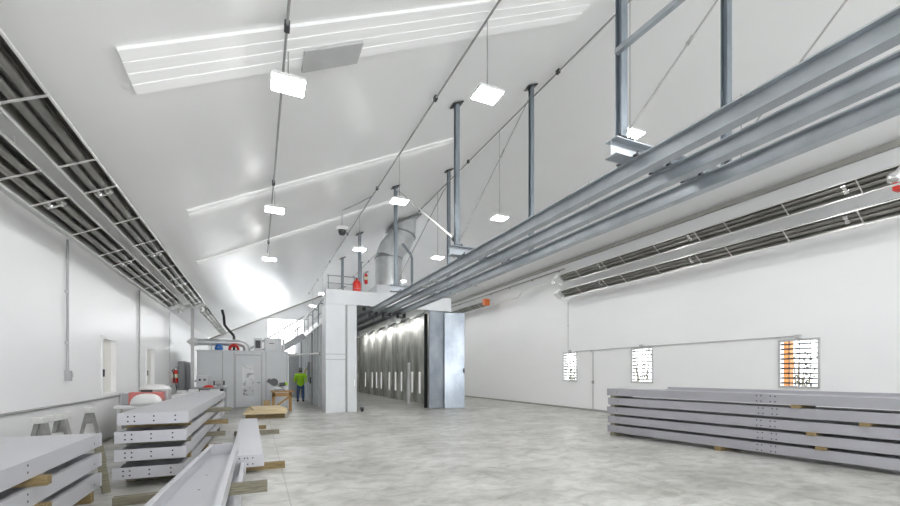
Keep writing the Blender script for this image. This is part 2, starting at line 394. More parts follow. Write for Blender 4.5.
# posts standing on the booth roof
pl = [('steel hanger post on the booth roof beside the hanging extinguisher', 3.8, 17.3), ('steel hanger post on the booth roof behind the extinguisher post', 3.85, 21.4),
      ('short steel hanger post on the booth roof between the two red objects', 5.6, 25.2)]
for lb, x, y in pl:
    t = thing('roof_post', lb, 'post', (x, y, 4.42), 0, 'posts on the booth roof')
    MB().prism(iprof_post(.11, .11), (0, 0, .012), (0, 0, zc(x) - 4.42 - .03), (1, 0, 0)).build('shaft', 'postblue', t)
    MB().obox((0, 0, zc(x) - 4.42 - .04), (.3, .24, .02), Matrix.Rotation(-math.atan(SL), 3, 'Y')).build('cap_plate', 'darkgrey', t)
    MB().box(-.12, .12, -.12, .12, 0, .012).build('foot_plate', 'darkgrey', t)

t = thing('bent_pipe', 'dark pipe rising beside the fat duct with a hooked top', 'pipe', (6.0, 17.15, 4.42))
MB().tube([(0, 0, .03), (0, 0, 1.95), (-.06, .02, 2.15), (-.4, .05, 2.55)], .055, 10).build('pipe', 'postblue', t); MB().box(-.12, .12, -.12, .12, 0, .03).build('foot_plate', 'darkgrey', t)
# ------------------------------------------------------------------ lights and their conduits
ROW = {'left': (.35, 5.05), 'middle': (3.14, 5.65), 'right': (6.08, 5.75)}
def conduit(label, x, z, y0, y1, r=.018, m='conduit', clips=True):
    t = thing('ceiling_conduit', label, 'conduit', (x, y0, z))
    MB().tube([(0, 0, 0), (0, y1 - y0, 0)], r, 8).build('pipe', m, t)
    if clips:
        y = .8
        while y < y1 - y0: MB().box(-.03, .03, y - .05, y + .05, -.03, .05).build('junction_box', 'darkgrey', t); y += 4.4
conduit('grey conduit under the roof carrying the left row of square lamps', .31, zc(.31) - .1, 0, 15.2, .016)
conduit('grey conduit under the roof carrying the middle row of square lamps', 3.14, zc(3.14) - .1, -2, 30)
conduit('grey conduit under the ridge carrying the right row of square lamps', 6.08, zc(6.08) - .12, -2, 30)

def lamp(row, y, label, lit=True, proto=[None]):
    x, z = ROW[row]; zt = zc(x) - (.02 if row == 'far right' else .1) - z
    t = thing('high_bay_lamp', label, 'lamp', (x, y, z), 0, 'square ceiling lamps')
    MB().box(-.2, .2, -.17, .17, .012, .05).box(-.1, .1, -.08, .08, .05, .11).build('housing', 'white', t, .006)
    MB().box(-.185, .185, -.155, .155, 0, .012).build('diffuser', 'led', t)
    MB().tube([(0, 0, .1), (0, .0, zt)], .008, 6).build('hanging_cord', 'conduit', t)
ls = {('left', 5.62): 'lit square lamp, nearest of the left row, below the big roof streak', ('left', 10.05): 'lit square lamp, second of the left row',
      ('left', 14.45): 'lit square lamp, furthest and lowest of the left row', ('middle', 5.57): 'lit square lamp, nearest of the middle row, hanging on a long cord',
      ('middle', 9.9): 'lit square lamp, second of the middle row, at the top of a hanger post', ('middle', 14.3): 'lit square lamp, third of the middle row, beside the booth roof post',
      ('right', 5.6): 'lit square lamp half hidden behind the nearest cross beam', ('right', 10.1): 'lit square lamp of the right row between two tall posts',
      ('right', 14.5): 'lit square lamp of the right row, furthest, just above the overhead beams'}
for (row, y), lb in ls.items(): lamp(row, y, lb)
for row in ROW:
    for y in (1.2, -3.2): lamp(row, y, 'lit square lamp of the %s row behind the camera' % row)
lamp('right', 18.9, 'added square fill lamp above the booth roof, nearer one'); lamp('right', 23.3, 'added square fill lamp above the booth roof, middle one'); lamp('right', 27.7, 'added square fill lamp above the booth roof, far one'); lamp('left', 23.2, 'added square fill lamp of the left row above the office roof'); lamp('left', 27.6, 'added square fill lamp of the left row near the gable wall'); lamp('middle', 23.1, 'added square fill lamp above the walkway left of the booth'); lamp('middle', 27.5, 'added square fill lamp at the far end above the booth')  # lamps added to brighten the far end of the hall
ROW['far right'] = (9.25, 5.75)  # extra row, unseen behind the beams, added to light the right wall
for y in (5.6, 10.1, 14.5, 18.9, 23.3, 27.7): lamp('far right', y, 'added square fill lamp of the far right row, hidden above the overhead beams')
# drop fixture on an arm
t = thing('drop_fixture', 'small unlit drop fixture on an angled arm off the middle conduit', 'fixture', (2.25, 12.55, 5.45))
MB().tube([(.89, .0, zc(3.14) - .1 - 5.45), (.6, 0, zc(2.85) - .16 - 5.45), (.45, .0, zc(2.7) - .2 - 5.45), (0, 0, zc(2.25) - .25 - 5.45)], .02, 8).build('arm', 'conduit', t)
MB().tube([(0, 0, zc(2.25) - .25 - 5.45), (0, 0, .3)], .022, 8).build('drop_pole', 'conduitlight', t)
MB().box(-.17, .17, -.14, .14, .2, .3).build('canopy', 'white', t, .02)
MB().lathe([(.03, .06), (.08, .07), (.11, .13), (.11, .2)], (0, 0, 0), 14).build('lens', 'darkgrey', t)

# ------------------------------------------------------------------ radiant tube heaters
def heater(label, xc, zc_, y0, y1, tilt, w, group, ends=True, bars=1.0, skirt=False, burner_far=True):
    t = thing('tube_heater', label, 'heater', (xc, y0, zc_), 0, group)
    rot = Matrix.Rotation(tilt, 3, 'Y'); L = y1 - y0
    def P(a, b): v = rot @ Vector((a, 0, b)); return (v.x, v.z)
    h = w / 2; th = .008
    outer = [(-h, -.07), (-h * .62, .085), (h * .62, .085), (h, -.07)]
    inner = [(h - th, -.07), (h * .62 - th, .077), (-h * .62 + th, .077), (-h + th, -.07)]
    m = MB(); pr = [P(*q) for q in outer + inner]; n = len(pr)
    vs = [(a, 0, b) for a, b in pr] + [(a, L, b) for a, b in pr]
    fs = [(i, (i + 1) % n, n + (i + 1) % n, n + i) for i in range(n)]
    fs += [(0, 1, 6, 7), (1, 2, 5, 6), (2, 3, 4, 5), (n, n + 7, n + 6, n + 1), (n + 1, n + 6, n + 5, n + 2), (n + 2, n + 5, n + 4, n + 3)]
    m.add(vs, fs); m.build('reflector', 'reflector', t)
    m = MB()
    for s in (-1, 1):
        a, b = P(s * h, -.07); m.bar((a, 0, b), (a, L, b), .022, .022)
    m.build('edge_trim', 'reflwhite', t)
    for s in (-.36, .30):
        a, b = P(s * h, -.01); MB().tube([(a, .1, b), (a, L - .1, b)], .048, 12).build('tube', 'tube', t)
    y = .55; k = 0
    while y < L - .2:
        a, b = P(-h - .005, -.085), P(h + .005, -.085)
        m = MB().bar((a[0], y, a[1]), (b[0], y, b[1]), .022, .014)
        c1, c2 = P(0, .085), P(0, .16)
        m.build('cross_bar', 'reflwhite', t)
        if k % 3 == 1:
            a, b = P(-.36 * h, -.01), P(.30 * h, -.01); m = MB()
            m.tube([(a[0], y + .2, a[1]), (a[0], y + .28, a[1])], .058, 12).tube([(b[0], y + .2, b[1]), (b[0], y + .28, b[1])], .058, 12)
            m.bar((a[0], y + .24, a[1] - .05), (b[0], y + .24, b[1] - .05), .05, .02)
            m.build('tube_clamp', 'chrome', t)
        if k % 3 == 0:
            zt = zc(xc) - zc_ - .01
            if xc > 6:
                MB().tube([(0, y, .06), (XR - .02 - xc, y, .3)], .012, 6).build('wall_bracket', 'conduitlight', t); y += bars * .62; k += 1; continue
            MB().tube([(0, y, .08), (0, y, max(zt, .12))], .008, 6).build('hanger_wire', 'conduitlight', t)
        y += bars if k % 3 else bars * .62; k += 1
    if ends:
        e = L if burner_far else 0; s = 1 if burner_far else -1
        m = MB().obox((0, e + s * .16, 0), (w * .8, .3, .24), rot); m.build('burner_box', 'white', t, .015)
        m = MB().obox((0, e + s * .36, .02), (w * .35, .14, .14), rot); m.build('fan_housing', 'conduit', t, .03)
        m = MB().lathe([(.06, 0), (.07, .1), (.03, .16)], (.1, e + s * .16, -.28), 10); m.build('gas_valve', 'reflwhite', t)
    if skirt:
        a, b = P(-h, -.07), P(-h - .12, -.16)
        MB().add([(a[0], 0, a[1]), (a[0], L, a[1]), (b[0], L, b[1]), (b[0], 0, b[1]), (a[0] - .01, 0, a[1] - .008), (a[0] - .01, L, a[1] - .008), (b[0] - .01, L, b[1] - .008), (b[0] - .01, 0, b[1] - .008)],
                 [(0, 1, 2, 3), (4, 7, 6, 5), (0, 4, 5, 1), (2, 6, 7, 3), (0, 3, 7, 4), (1, 5, 6, 2)]).build('skirt', 'reflwhite', t)
    return t
TL = -math.atan(SL)
heater('long radiant tube heater under the left roof slope, upper of the two', -1.99, 4.08, 2.5, 18.2, TL, .40, 'left side tube heaters', True, 1.3)
heater('long radiant tube heater under the left roof slope, lower one beside the wall', -2.52, 3.83, 2.5, 17.0, TL, .44, 'left side tube heaters', True, 1.3)
heater('far continuation of the left tube heaters running towards the gable wall', -1.95, 4.05, 19.6, 31.5, TL, .36, 'left side tube heaters', False, 1.6)
heater('radiant tube heater high on the right wall, upper of the two', 11.35, 5.40, 3.1, 14.0, R(38), .40, 'right side tube heaters', True, 1.35)
heater('radiant tube heater on the right wall, lower of the two', 11.40, 4.77, 3.1, 14.0, R(38), .40, 'right side tube heaters', True, 1.35, False)
heater('far tube heater behind the booth door panels on the right wall', 11.3, 5.3, 20.3, 32, R(38), .36, 'right side tube heaters', False, 1.6)
tag(MB().box(11.1, 11.45, 20.02, 20.24, 5.15, 5.5).build('heater_burner', 'orange', None, .02), 'orange heater burner box at the near end of the far right heater', 'burner')
t = thing('gas_pipe', 'pale bent gas pipe from the orange burner to the right wall heaters', 'pipe', (11.5, 14.6, 5.35))
MB().tube([(0, 0, 0), (0, 1.6, .1), (.1, 2.6, .05), (.1, 2.9, -.15), (-.1, 5.3, -.2)], .035, 8).build('pipe', 'reflwhite', t)
MB().box(-.08, .08, -.1, .1, -.08, .08).build('coupling', 'chrome', t, .01)
t = thing('connector_duct', 'bright white connecting duct joining the two left tube heaters', 'duct', (-2.5, 17.75, 3.9))
MB().tube([(0, -.1, -.08), (0, .5, .0), (.25, .8, .12), (.5, 1.2, .15), (.53, 1.75, .15)], .07, 10).build('pipe', 'reflwhite', t)
MB().lathe([(.10, -.1), (.12, 0), (.10, .1)], (0, .35, -.05), 12).build('fan', 'white', t)
t = thing('heater_burner', 'chrome burner arm with a red tip at the near end of the right heaters', 'burner', (10.7, 3.72, 5.05))
MB().tube([(.1, -.3, .5), (0, 0, .1)], .06, 10).build('arm', 'chrome', t)
MB().lathe([(.05, -.1), (.12, -.05), (.12, .05), (.05, .1)], (0, .02, .05), 14).build('fan', 'chrome', t)
MB().box(.1, .3, .0, .1, -.15, -.07).build('tip', 'red', t, .01)

# ------------------------------------------------------------------ spray booth
BX, BY = 2.34, 16.4
t = thing('spray_booth', 'large walk-in spray booth with pale panel front, lit inside, beams running in', 'booth', (BX, BY, 0)); B = t
def bb(x0, x1, y0, y1, z0, z1): return MB().box(x0 - BX, x1 - BX, y0 - BY, y1 - BY, z0, z1)
m = bb(2.34, 3.06, 16.4, 17.5, 0, 4.1)
m.box(-.01, .02, -.01, .02, 0, 4.1)
m.build('front_column', 'boothwhite', B, .008)
for z in (2.0, 2.2): bb(2.33, 3.07, 16.385, 16.4, z, z + .025).build('seam_trim', 'conduit', B)
bb(3.06, 3.14, 16.47, 17.4, 0, 4.1).build('column_groove', 'midgrey', B)
bb(3.14, 3.5, 16.42, 17.5, 0, 4.1).build('door_post', 'boothwhite', B, .008)
bb(3.40, 3.44, 16.39, 16.42, 1.0, 1.25).build('door_switch', 'frame', B)
bb(2.34, 7.5, 16.4, 16.95, 4.1, 4.66).build('header', 'boothwhite', B, .008)
m = bb(2.5, 2.62, 17.5, 33.4, 0, 3.55)
y = 17.6
while y < 33: m.box(2.44 - BX, 2.5 - BX, y - BY, y + .06 - BY, 0, 3.55); y += 1.1
m.build('side_wall', 'boothwhite', B)
bb(3.1, 3.2, 17.5, 33.4, 0, 4.3).build('upper_wall', 'boothwhite', B)
m = bb(7.3, 7.42, 16.9, 33.4, 0, 4.3); m.build('inner_wall', 'boothin', B)
bb(3.1, 7.42, 33.4, 33.5, 0, 4.3).build('end_wall', 'boothin', B)
bb(3.1, 7.42, 16.95, 33.5, 4.3, 4.42).build('roof', 'boothwhite', B)
y = 17.6
for k in range(7):
    mm = MB(); rt = Matrix.Rotation(R(-42), 3, 'Y')
    mm.obox((6.72 - BX, y + .55 - BY, 4.12), (.3, 1.0, .05), rt); fr = mm.build('lamp_housing', 'frame', B)
    MB().obox((6.72 - BX + .02, y + .55 - BY, 4.12 - .022), (.24, .8, .012), rt).build('lamp_tube', 'boothled', fr)
    y += 2.2
for yy in (19.7, 20.8, 22.6, 23.7, 25, 26.8, 28, 29.2, 31.2):
    f = bb(7.27, 7.3, yy - .09, yy + .09, .5, 1.55).build('lit_slot', 'strip', B)
bb(3.9, 4.2, 33.33, 33.4, 3.3, 3.5).build('exit_light', 'green_led', B)
bb(6.55, 6.68, 17.05, 17.15, 0, 4.05).build('door_seal', 'black', B)
m = bb(6.52, 7.2, 16.46, 16.56, 0.02, 4.1); m.build('door_leaf', 'galvdoor', B, .006)
m = MB(); m.obox((7.6 - BX, 16.3 - BY, 2.03), (.86, .08, 4.02), Matrix.Rotation(R(-14), 3, 'Z')); lf = m.build('door_leaf', 'galvdoor', B, .006)
MB().obox((7.96 - BX, 16.13 - BY, 1.6), (.05, .06, .18), None).build('door_handle', 'darkgrey', lf)
bb(7.42, 7.5, 16.96, 17.1, 0, 4.66).build('return_panel', 'boothwhite', B)
tag(MB().box(-.07, .07, -.06, .06, 0, 2.0).box(-.12, .12, -.1, .1, 0, .02).build('guard_post', 'white', None, .01, (6.75, 19.8, 0)), 'tall pale guard post standing inside the booth by the lit wall slots', 'post')
# small caster cart foot next to the booth post
t = thing('floor_caster', 'small black wheeled door stop on the floor by the left booth post', 'caster', (3.72, 16.5, 0))
MB().tube([(-.04, 0, .07), (.04, 0, .07)], .07, 14).build('wheel', 'black', t)
MB().box(-.07, .07, -.03, .12, .12, .16).box(-.06, -.045, -.03, .03, .06, .13).box(.045, .06, -.03, .03, .06, .13).build('fork', 'darkgrey', t)
MB().tube([(0, .1, .16), (-.1, .12, .5), (-.12, .12, .9)], .015, 6).build('lever', 'midgrey', t)
# cable reel arm under the header
t = thing('cable_reel', 'small dark cable reel under the booth header near the first beam', 'reel', (3.75, 16.3, 3.98))
MB().tube([(-.06, 0, 0), (.06, 0, 0)], .07, 14).build('spool', 'black', t); MB().bar((-.25, 0, .1), (.25, 0, .1), .04, .04).build('bracket', 'darkgrey', t)

# exhaust duct
t = thing('exhaust_duct', 'fat galvanised round duct rising from the booth roof with a bent top', 'duct', (5.22, 18.0, 4.42))
MB().box(-.72, .72, -.72, .72, 0, .75).build('plinth', 'boothwhite', t, .01)
MB().tube([(0, 0, .75), (0, 0, 2.05)], .58, 28).build('riser', 'galv', t)
MB().tube([(0, 0, 2.05), (.14, 0, 2.45), (.52, 0, 2.95), (.62, 0, 3.2)], .58, 28).build('elbow', 'galv', t)
N = 28; ra = [(.62 + .58 * math.cos(2 * PI * k / N), .58 * math.sin(2 * PI * k / N)) for k in range(N)]
MB().add([(x, y, 3.2) for x, y in ra] + [(x + .06, y, zc(5.22 + x + .06) - 4.42 - .08) for x, y in ra], [(k, (k + 1) % N, N + (k + 1) % N, N + k) for k in range(N)], True).build('stack', 'galv', t)
for p0, p1 in (((0, 0, .75), (0, 0, .8)), ((0, 0, 2.03), (0, 0, 2.08)), ((.615, 0, 3.17), (.63, 0, 3.23))):
    MB().tube([p0, p1], .61, 28).build('joint_band', 'midgrey', t)
MB().obox((.70, 0, zc(5.85) - 4.42 - .06), (1.5, 1.4, .03), Matrix.Rotation(-math.atan(SL), 3, 'Y')).build('roof_flange', 'midgrey', t)

# extinguishers and red tank
def extinguisher(loc, label, s=1.0):
    t = thing('fire_extinguisher', label, 'fire extinguisher', loc, 0, 'fire extinguishers')
    MB().lathe([(.07 * s, 0), (.085 * s, .02 * s), (.085 * s, .42 * s), (.06 * s, .5 * s), (.03 * s, .53 * s)], (0, 0, 0), 18).build('cylinder', 'red', t)
    MB().lathe([(.025 * s, .53 * s), (.025 * s, .6 * s)], (0, 0, 0), 10).build('valve', 'chrome', t)
    MB().bar((-.02 * s, 0, .61 * s), (.13 * s, 0, .66 * s), .025 * s, .02 * s).bar((-.02 * s, 0, .585 * s), (.12 * s, 0, .58 * s), .025 * s, .015 * s).build('handle', 'black', t)
    MB().tube([(-.02 * s, 0, .58 * s), (-.12 * s, 0, .5 * s), (-.12 * s, 0, .2 * s), (-.105 * s, 0, .12 * s)], .013 * s, 6).build('hose', 'black', t)
    MB().lathe([(.0865 * s, .2 * s), (.0865 * s, .36 * s)], (0, 0, 0), 18).build('sticker', 'ext_label', t)
extinguisher((4.03, 17.15, 5.12), 'red fire extinguisher hung on a post above the booth roof', .8)
extinguisher((XL + .1, 20.0, 1.1), 'red fire extinguisher on the left wall near the office')
t = thing('red_tank', 'round-topped red tank standing on the booth header', 'tank', (3.54, 16.61, 4.66))
MB().lathe([(.15, 0), (.16, .03), (.16, .33), (.13, .41), (.06, .45), (.05, .5)], (0, 0, 0), 20).build('body', 'red', t)
MB().lathe([(.166, .1), (.166, .13)], (0, 0, 0), 20).build('band', 'redfade', t)
MB().lathe([(.04, .5), (.04, .54), (.02, .56)], (0, 0, 0), 10).build('cap', 'darkgrey', t)
t = thing('valve_wheel', 'small red valve on the booth roof right of the duct plinth', 'valve', (6.05, 16.72, 4.66))
MB().lathe([(.05, 0), (.05, .12), (.12, .14), (.12, .2), (.03, .24)], (0, 0, 0), 14).build('body', 'red', t); MB().tube([(-.1, 0, .28), (.1, 0, .28)], .02, 8).tube([(0, 0, .22), (0, 0, .29)], .015, 6).build('handle', 'red', t)

# roof guard rail
t = thing('guard_rail', 'thin grey guard rail on the front left corner of the booth roof', 'railing', (2.5, 16.88, 4.66))
m = MB()
for x, y in ((0, 0), (.55, 0), (1.0, .0)):
    MB().tube([(x, y, 0), (x, y, .62)], .022, 8).build('rail_post', 'midgrey', t)
MB().tube([(-.05, 0, .62), (1.05, 0, .62)], .02, 8).build('top_rail', 'midgrey', t); MB().tube([(-.05, 0, .33), (1.05, 0, .33)], .016, 8).build('mid_rail', 'midgrey', t)

# walkway along the booth's left side
t = thing('walkway', 'raised steel walkway with hooked rail posts along the left side of the booth', 'walkway', (2.45, 17.55, 3.56))
MB().box(0, .63, 0, 15.8, 0, .08).build('deck', 'conduitlight', t)
for k in range(8):
    y = .1 + k * 2.1
    MB().tube([(.04, y, .08), (.04, y, .94), (.07, y, 1.03), (.16, y, 1.07), (.25, y, 1.05)], .03, 8).build('rail_post', 'midgrey', t)
MB().tube([(.04, 0, 1.0), (.04, 15.7, 1.0)], .02, 8).build('top_rail', 'midgrey', t)
MB().tube([(.04, 0, .5), (.04, 15.7, .5)], .016, 8).build('mid_rail', 'midgrey', t)
# stair
t = thing('steel_stair', 'grey steel stair with thin handrails rising behind the office to the booth walkway', 'stair', (-2.9, 24.4, 0))
s0 = Vector((0, 0, .05)); s1 = Vector((5.25, 0, 3.56))
for y in (0, .9):
    MB().bar(s0 + Vector((0, y, 0)), s1 + Vector((0, y, 0)), .05, .34).build('stringer', 'midgrey', t)
    MB().tube([s0 + Vector((0, y, 1.0)), s1 + Vector((0, y, 1.05))], .022, 8).build('handrail', 'conduit', t)
    MB().tube([s0 + Vector((0, y, .55)), s1 + Vector((0, y, .6))], .016, 8).build('mid_rail', 'conduit', t)
    for k in range(6):
        p = s0.lerp(s1, (k + .2) / 5.6) + Vector((0, y, 0)); MB().tube([p, p + Vector((0, 0, 1.02))], .02, 8).build('baluster', 'conduit', t)
for k in range(16):
    p = s0.lerp(s1, (k + .5) / 16); MB().box(p.x - .13, p.x + .13, .03, .87, p.z - .02, p.z + .02).build('tread', 'midgrey', t)
# pale pipe between office and booth, tall cabinet behind
t = thing('cross_pipe', 'pale horizontal pipe spanning between office and booth column', 'pipe', (1.3, 17.9, 2.28))
MB().tube([(.04, 2.4, 0), (1.04, -.4, .0)], .045, 10).build('pipe', 'reflwhite', t); MB().tube([(1.0, -.32, -.06), (1.0, -.32, .06)], .06, 10).build('bracket', 'midgrey', t)
t = thing('tall_cabinet', 'tall grey electrical cabinet beyond the worker', 'cabinet', (1.75, 27.9, 0))
MB().box(0, .62, -.0, .5, 0, 2.7).build('body', 'midgrey', t, .01)
MB().box(.03, .52, -.02, 0, .1, 1.3).build('door', 'midgrey', t); MB().box(.03, .52, -.02, 0, 1.4, 2.6).build('door', 'midgrey', t)
t = thing('wall_panel_box', 'dark control box on the left side of the booth near the ladder', 'control box', (2.30, 22.3, 1.05))
MB().box(0, .13, 0, .5, 0, 1.0).build('body', 'midgrey', t, .01); MB().box(-.02, 0, .1, .2, .6, .8).build('switch', 'black', t)
for k, (yy, zz) in enumerate(((21.2, 1.0), (26.6, 1.4))):
    t = thing('cable_tray', ['grey vertical cable trunking on the booth side wall, nearer one', 'grey vertical cable trunking on the booth side wall, further one'][k], 'trunking', (2.34, yy, 0))
    MB().box(0, .09, 0, .15, .0, 3.4).build('trunk', 'midgrey', t); MB().box(-.06, 0, 0, .15, zz, zz + .3).build('outlet', 'darkgrey', t)

# ladder
t = thing('step_ladder', 'tan fibreglass ladder leaning on the booth side behind the worker', 'ladder', (2.08, 24.0, 0))
for y in (0, .4): MB().bar((-.12, y, 0), (.33, y, 1.75), .03, .06).build('side_rail', 'yellow', t)
for k in range(5): f = (k + .7) / 5.5; MB().tube([(-.12 + .45 * f, 0, 1.75 * f), (-.12 + .45 * f, .4, 1.75 * f)], .018, 6).build('rung', 'yellow', t)

# ------------------------------------------------------------------ office
OX, OY = -2.28, 20.5
t = thing('site_office', 'low white panel office with a glazed door, under roof equipment', 'office', (OX, OY, 0)); O = t
W = 3.55; D = 3.6; H = 2.42
m = MB()
m.box(0, 1.42, 0, .08, 0, H).box(2.44, W, 0, .08, 0, H).box(1.42, 2.44, 0, .08, 2.28, H)
m.build('front_wall', 'boothwhite', O)
MB().box(0, .08, .08, D, 0, H).build('side_wall', 'boothwhite', O); MB().box(W - .08, W, .08, D, 0, H).build('side_wall', 'boothwhite', O)
MB().box(.08, W - .08, D - .08, D, 0, H).build('rear_wall', 'boothwhite', O)
MB().box(-.04, W + .04, -.05, D + .05, H, H + .05).build('roof', 'boothwhite', O)
for x in (0, .92, 1.36, 2.46, 2.62, W - .06): MB().box(x, x + .03, -.015, 0, 0, H).build('panel_joint', 'conduit', O)
d = MB()
px0, px1, pz0, pz1 = 1.73, 2.14, .52, 1.82
d.box(1.44, px0, .01, .06, .02, 2.26).box(px1, 2.42, .01, .06, .02, 2.26).box(px0, px1, .01, .06, .02, pz0).box(px0, px1, .01, .06, pz1, 2.26)
d = d.build('door', 'boothwhite', O)
MB().box(px0, px1, .03, .04, pz0, pz1).build('pane', 'doorglass', d)
MB().box(px0 - .03, px0, -.005, .01, pz0 - .03, pz1 + .03).box(px1, px1 + .03, -.005, .01, pz0 - .03, pz1 + .03).box(px0, px1, -.005, .01, pz0 - .03, pz0).box(px0, px1, -.005, .01, pz1, pz1 + .03).build('pane_trim', 'conduitlight', d)
MB().box(2.35, 2.4, -.06, .01, 1.05, 1.1).box(2.28, 2.4, -.08, -.05, 1.06, 1.09).build('handle', 'darkgrey', d)
m = MB(); m.box(1.40, 1.44, -.03, .08, 0, 2.3).box(2.42, 2.46, -.03, .08, 0, 2.3).box(1.44, 2.42, -.03, .08, 2.26, 2.3); m.build('door_frame', 'conduit', O)
# equipment on the office roof (z = 2.47)
zr = 2.47
t = thing('round_duct', 'shiny round duct lying along the office roof with a bent end', 'duct', (-2.3, 21.0, zr))
MB().tube([(0, 0, .36), (1.55, 0, .36), (1.75, 0, .31), (1.86, 0, .18), (1.86, 0, .02)], .14, 16).build('pipe', 'galv', t)
MB().tube([(-.42, 0, .36), (-.2, 0, .36), (0, 0, .36)], [.02, .2, .15], 16).build('cone_end', 'white', t)
for x in (.5, 1.2): MB().box(x - .02, x + .02, -.15, .15, 0, .23).build('saddle', 'midgrey', t)
t = thing('rooftop_unit', 'pale square air unit on the right end of the office roof', 'air unit', (.30, 21.0, zr))
MB().box(0, .72, 0, .7, 0, .62).build('casing', 'boothwhite', t, .01); MB().box(.06, .5, -.015, 0, .08, .52).build('front_panel', 'conduitlight', t); MB().box(.2, .4, -.03, -.015, .36, .39).build('handle', 'darkgrey', t)
MB().box(.76, .86, 0, .3, 0, .6).build('conduit_riser', 'conduitlight', t)
t = thing('fan_box', 'small grey fan box between duct bend and air unit on the office roof', 'fan box', (-.14, 21.0, zr))
MB().box(0, .34, 0, .5, 0, .6).build('casing', 'conduitlight', t, .01); MB().box(.06, .28, -.015, 0, .15, .5).build('louvre', 'darkgrey', t)
t = thing('blue_bundle', 'crumpled blue tarpaulin bundle on the office roof under the duct', 'tarpaulin', (-1.5, 20.72, zr))
MB().lathe([(.13, 0), (.17, .06), (.15, .18), (.09, .25), (.03, .27)], (0, 0, 0), 9).build('folds', 'blue', t); MB().tube([(-.15, 0, .12), (0, -.17, .13), (.15, 0, .12)], .012, 6).build('tie', 'white', t)
t = thing('red_hose_coil', 'coiled red hose hump on the office roof under the duct', 'hose', (-.92, 20.72, zr))
m = MB()
for k in range(4): m.tube([(math.cos(a) * (.2 - k * .02), k * .05 - .1, .03 + max(0, math.sin(a)) * (.24 - k * .02)) for a in [PI * j / 12 for j in range(13)]], .028, 8)
m.build('coil', 'red', t); MB().box(-.2, .2, -.12, .08, 0, .03).build('tray', 'black', t)
t = thing('black_pipe', 'black bent pipe rising from the office roof towards the left roof slope', 'pipe', (-1.0, 22.6, zr))
MB().tube([(0, 0, 0), (0, 0, .75), (-.05, 0, .85), (-.3, 0, 1.15), (-.4, 0, 1.3), (-.43, 0, 1.7), (-.5, 0, 2.0)], .06, 10).build('pipe', 'black', t); MB().lathe([(.1, 0), (.1, .04)], (0, 0, 0), 12).build('collar', 'midgrey', t)
t = thing('corner_column', 'grey steel column at the left corner of the office', 'column', (-2.46, 20.58, 0))
MB().prism(iprof_post(.11, .12), (0, 0, .015), (0, 0, zc(-2.46) - .04), (1, 0, 0)).build('shaft', 'conduitlight', t); MB().box(-.14, .14, -.14, .14, 0, .015).build('base_plate', 'darkgrey', t)
t = thing('wall_cabinet', 'grey metal cabinet on the left wall beside the fire extinguisher', 'cabinet', (XL, 20.55, 0))
t.location = (XL + .01, 21.2, 0)
MB().box(0, .25, 0, 1.9, 0, 2.0).build('body', 'midgrey', t, .01); MB().box(.25, .265, .1, .9, .1, 1.9).build('door', 'midgrey', t); MB().box(.25, .265, 1.0, 1.8, .1, 1.9).build('door', 'midgrey', t)

# bench by the office with clutter
t = thing('work_bench', 'grey steel work bench in front of the office left of its door', 'bench', (-2.35, 19.1, 0))
MB().box(0, 1.22, 0, .75, .88, .93).build('top', 'midgrey', t, .006)
for x in (.02, 1.14):
    for y in (.02, .67): MB().box(x, x + .06, y, y + .06, 0, .88).build('leg', 'midgrey', t)
MB().box(.1, 1.12, .02, .6, .68, .86).build('drawer', 'black', t, .005); MB().box(.08, 1.14, .08, .67, .2, .23).build('shelf', 'midgrey', t)
t = thing('control_box', 'grey box with two round dials on the back of the office bench', 'control box', (-2.2, 19.5, .93))
MB().box(0, .42, 0, .25, 0, .48).build('case', 'boothwhite', t, .03)
for x in (.12, .29): MB().tube([(x, -.03, .3), (x, 0, .3)], .045, 12).build('dial', 'darkgrey', t)
t = thing('red_rag', 'red rag heap on the office bench', 'rag', (-1.75, 19.3, .93))
MB().lathe([(.22, 0), (.18, .05), (.1, .09), (.03, .1)], (0, 0, 0), 9).build('cloth', 'red', t)
t = thing('bench_grinder', 'small grey bench grinder at the right end of the office bench', 'grinder', (-1.4, 19.45, .93))
MB().box(-.08, .08, -.08, .08, 0, .1).build('base', 'midgrey', t); MB().tube([(-.14, 0, .17), (.14, 0, .17)], .08, 14).build('motor', 'conduitlight', t)
for s in (-1, 1): MB().tube([(s * .15, 0, .17), (s * .2, 0, .17)], .09, 14).build('wheel', 'darkgrey', t)

# saw stand with mitre saw
t = thing('saw_stand', 'rough timber stand carrying the mitre saw in front of the office', 'stand', (.54, 17.9, 0))
for x in (.0, .62):
    for y in (0, .5): MB().box(x, x + .09, y, y + .09, 0, .74).build('leg', 'orangewood', t)
MB().box(-.05, .78, -.03, .62, .74, .80).build('top', 'orangewood', t); MB().box(.0, .7, .0, .03, .58, .72).build('apron', 'orangewood', t)
MB().bar((.05, .0, .15), (.66, 0, .6), .03, .07).build('brace', 'orangewood', t)
t = thing('mitre_saw', 'dark grey mitre saw with a tilted blade guard on the timber stand', 'saw', (.80, 18.1, .80))
MB().lathe([(.2, 0), (.2, .05), (.18, .07)], (0, 0, 0), 18).build('table', 'midgrey', t); MB().box(-.3, .3, .08, .13, .05, .14).build('fence', 'conduitlight', t)
rt = Matrix.Rotation(R(32), 3, 'Y')
m = MB(); m.tube([(-.2, -.03, .34), (-.2, .03, .34)], .15, 20); m.obox((-.28, 0, .33), (.36, .07, .16), rt); m.build('blade_guard', 'darkgrey', t)
MB().bar((-.15, .03, .3), (.15, .1, .1), .06, .07).build('arm', 'midgrey', t); MB().tube([(.0, .05, .24), (.22, .05, .26)], .075, 12).build('motor', 'darkgrey', t)
MB().tube([(.22, .05, .26), (.3, .05, .28)], .06, 10).build('grip', 'lime', t)
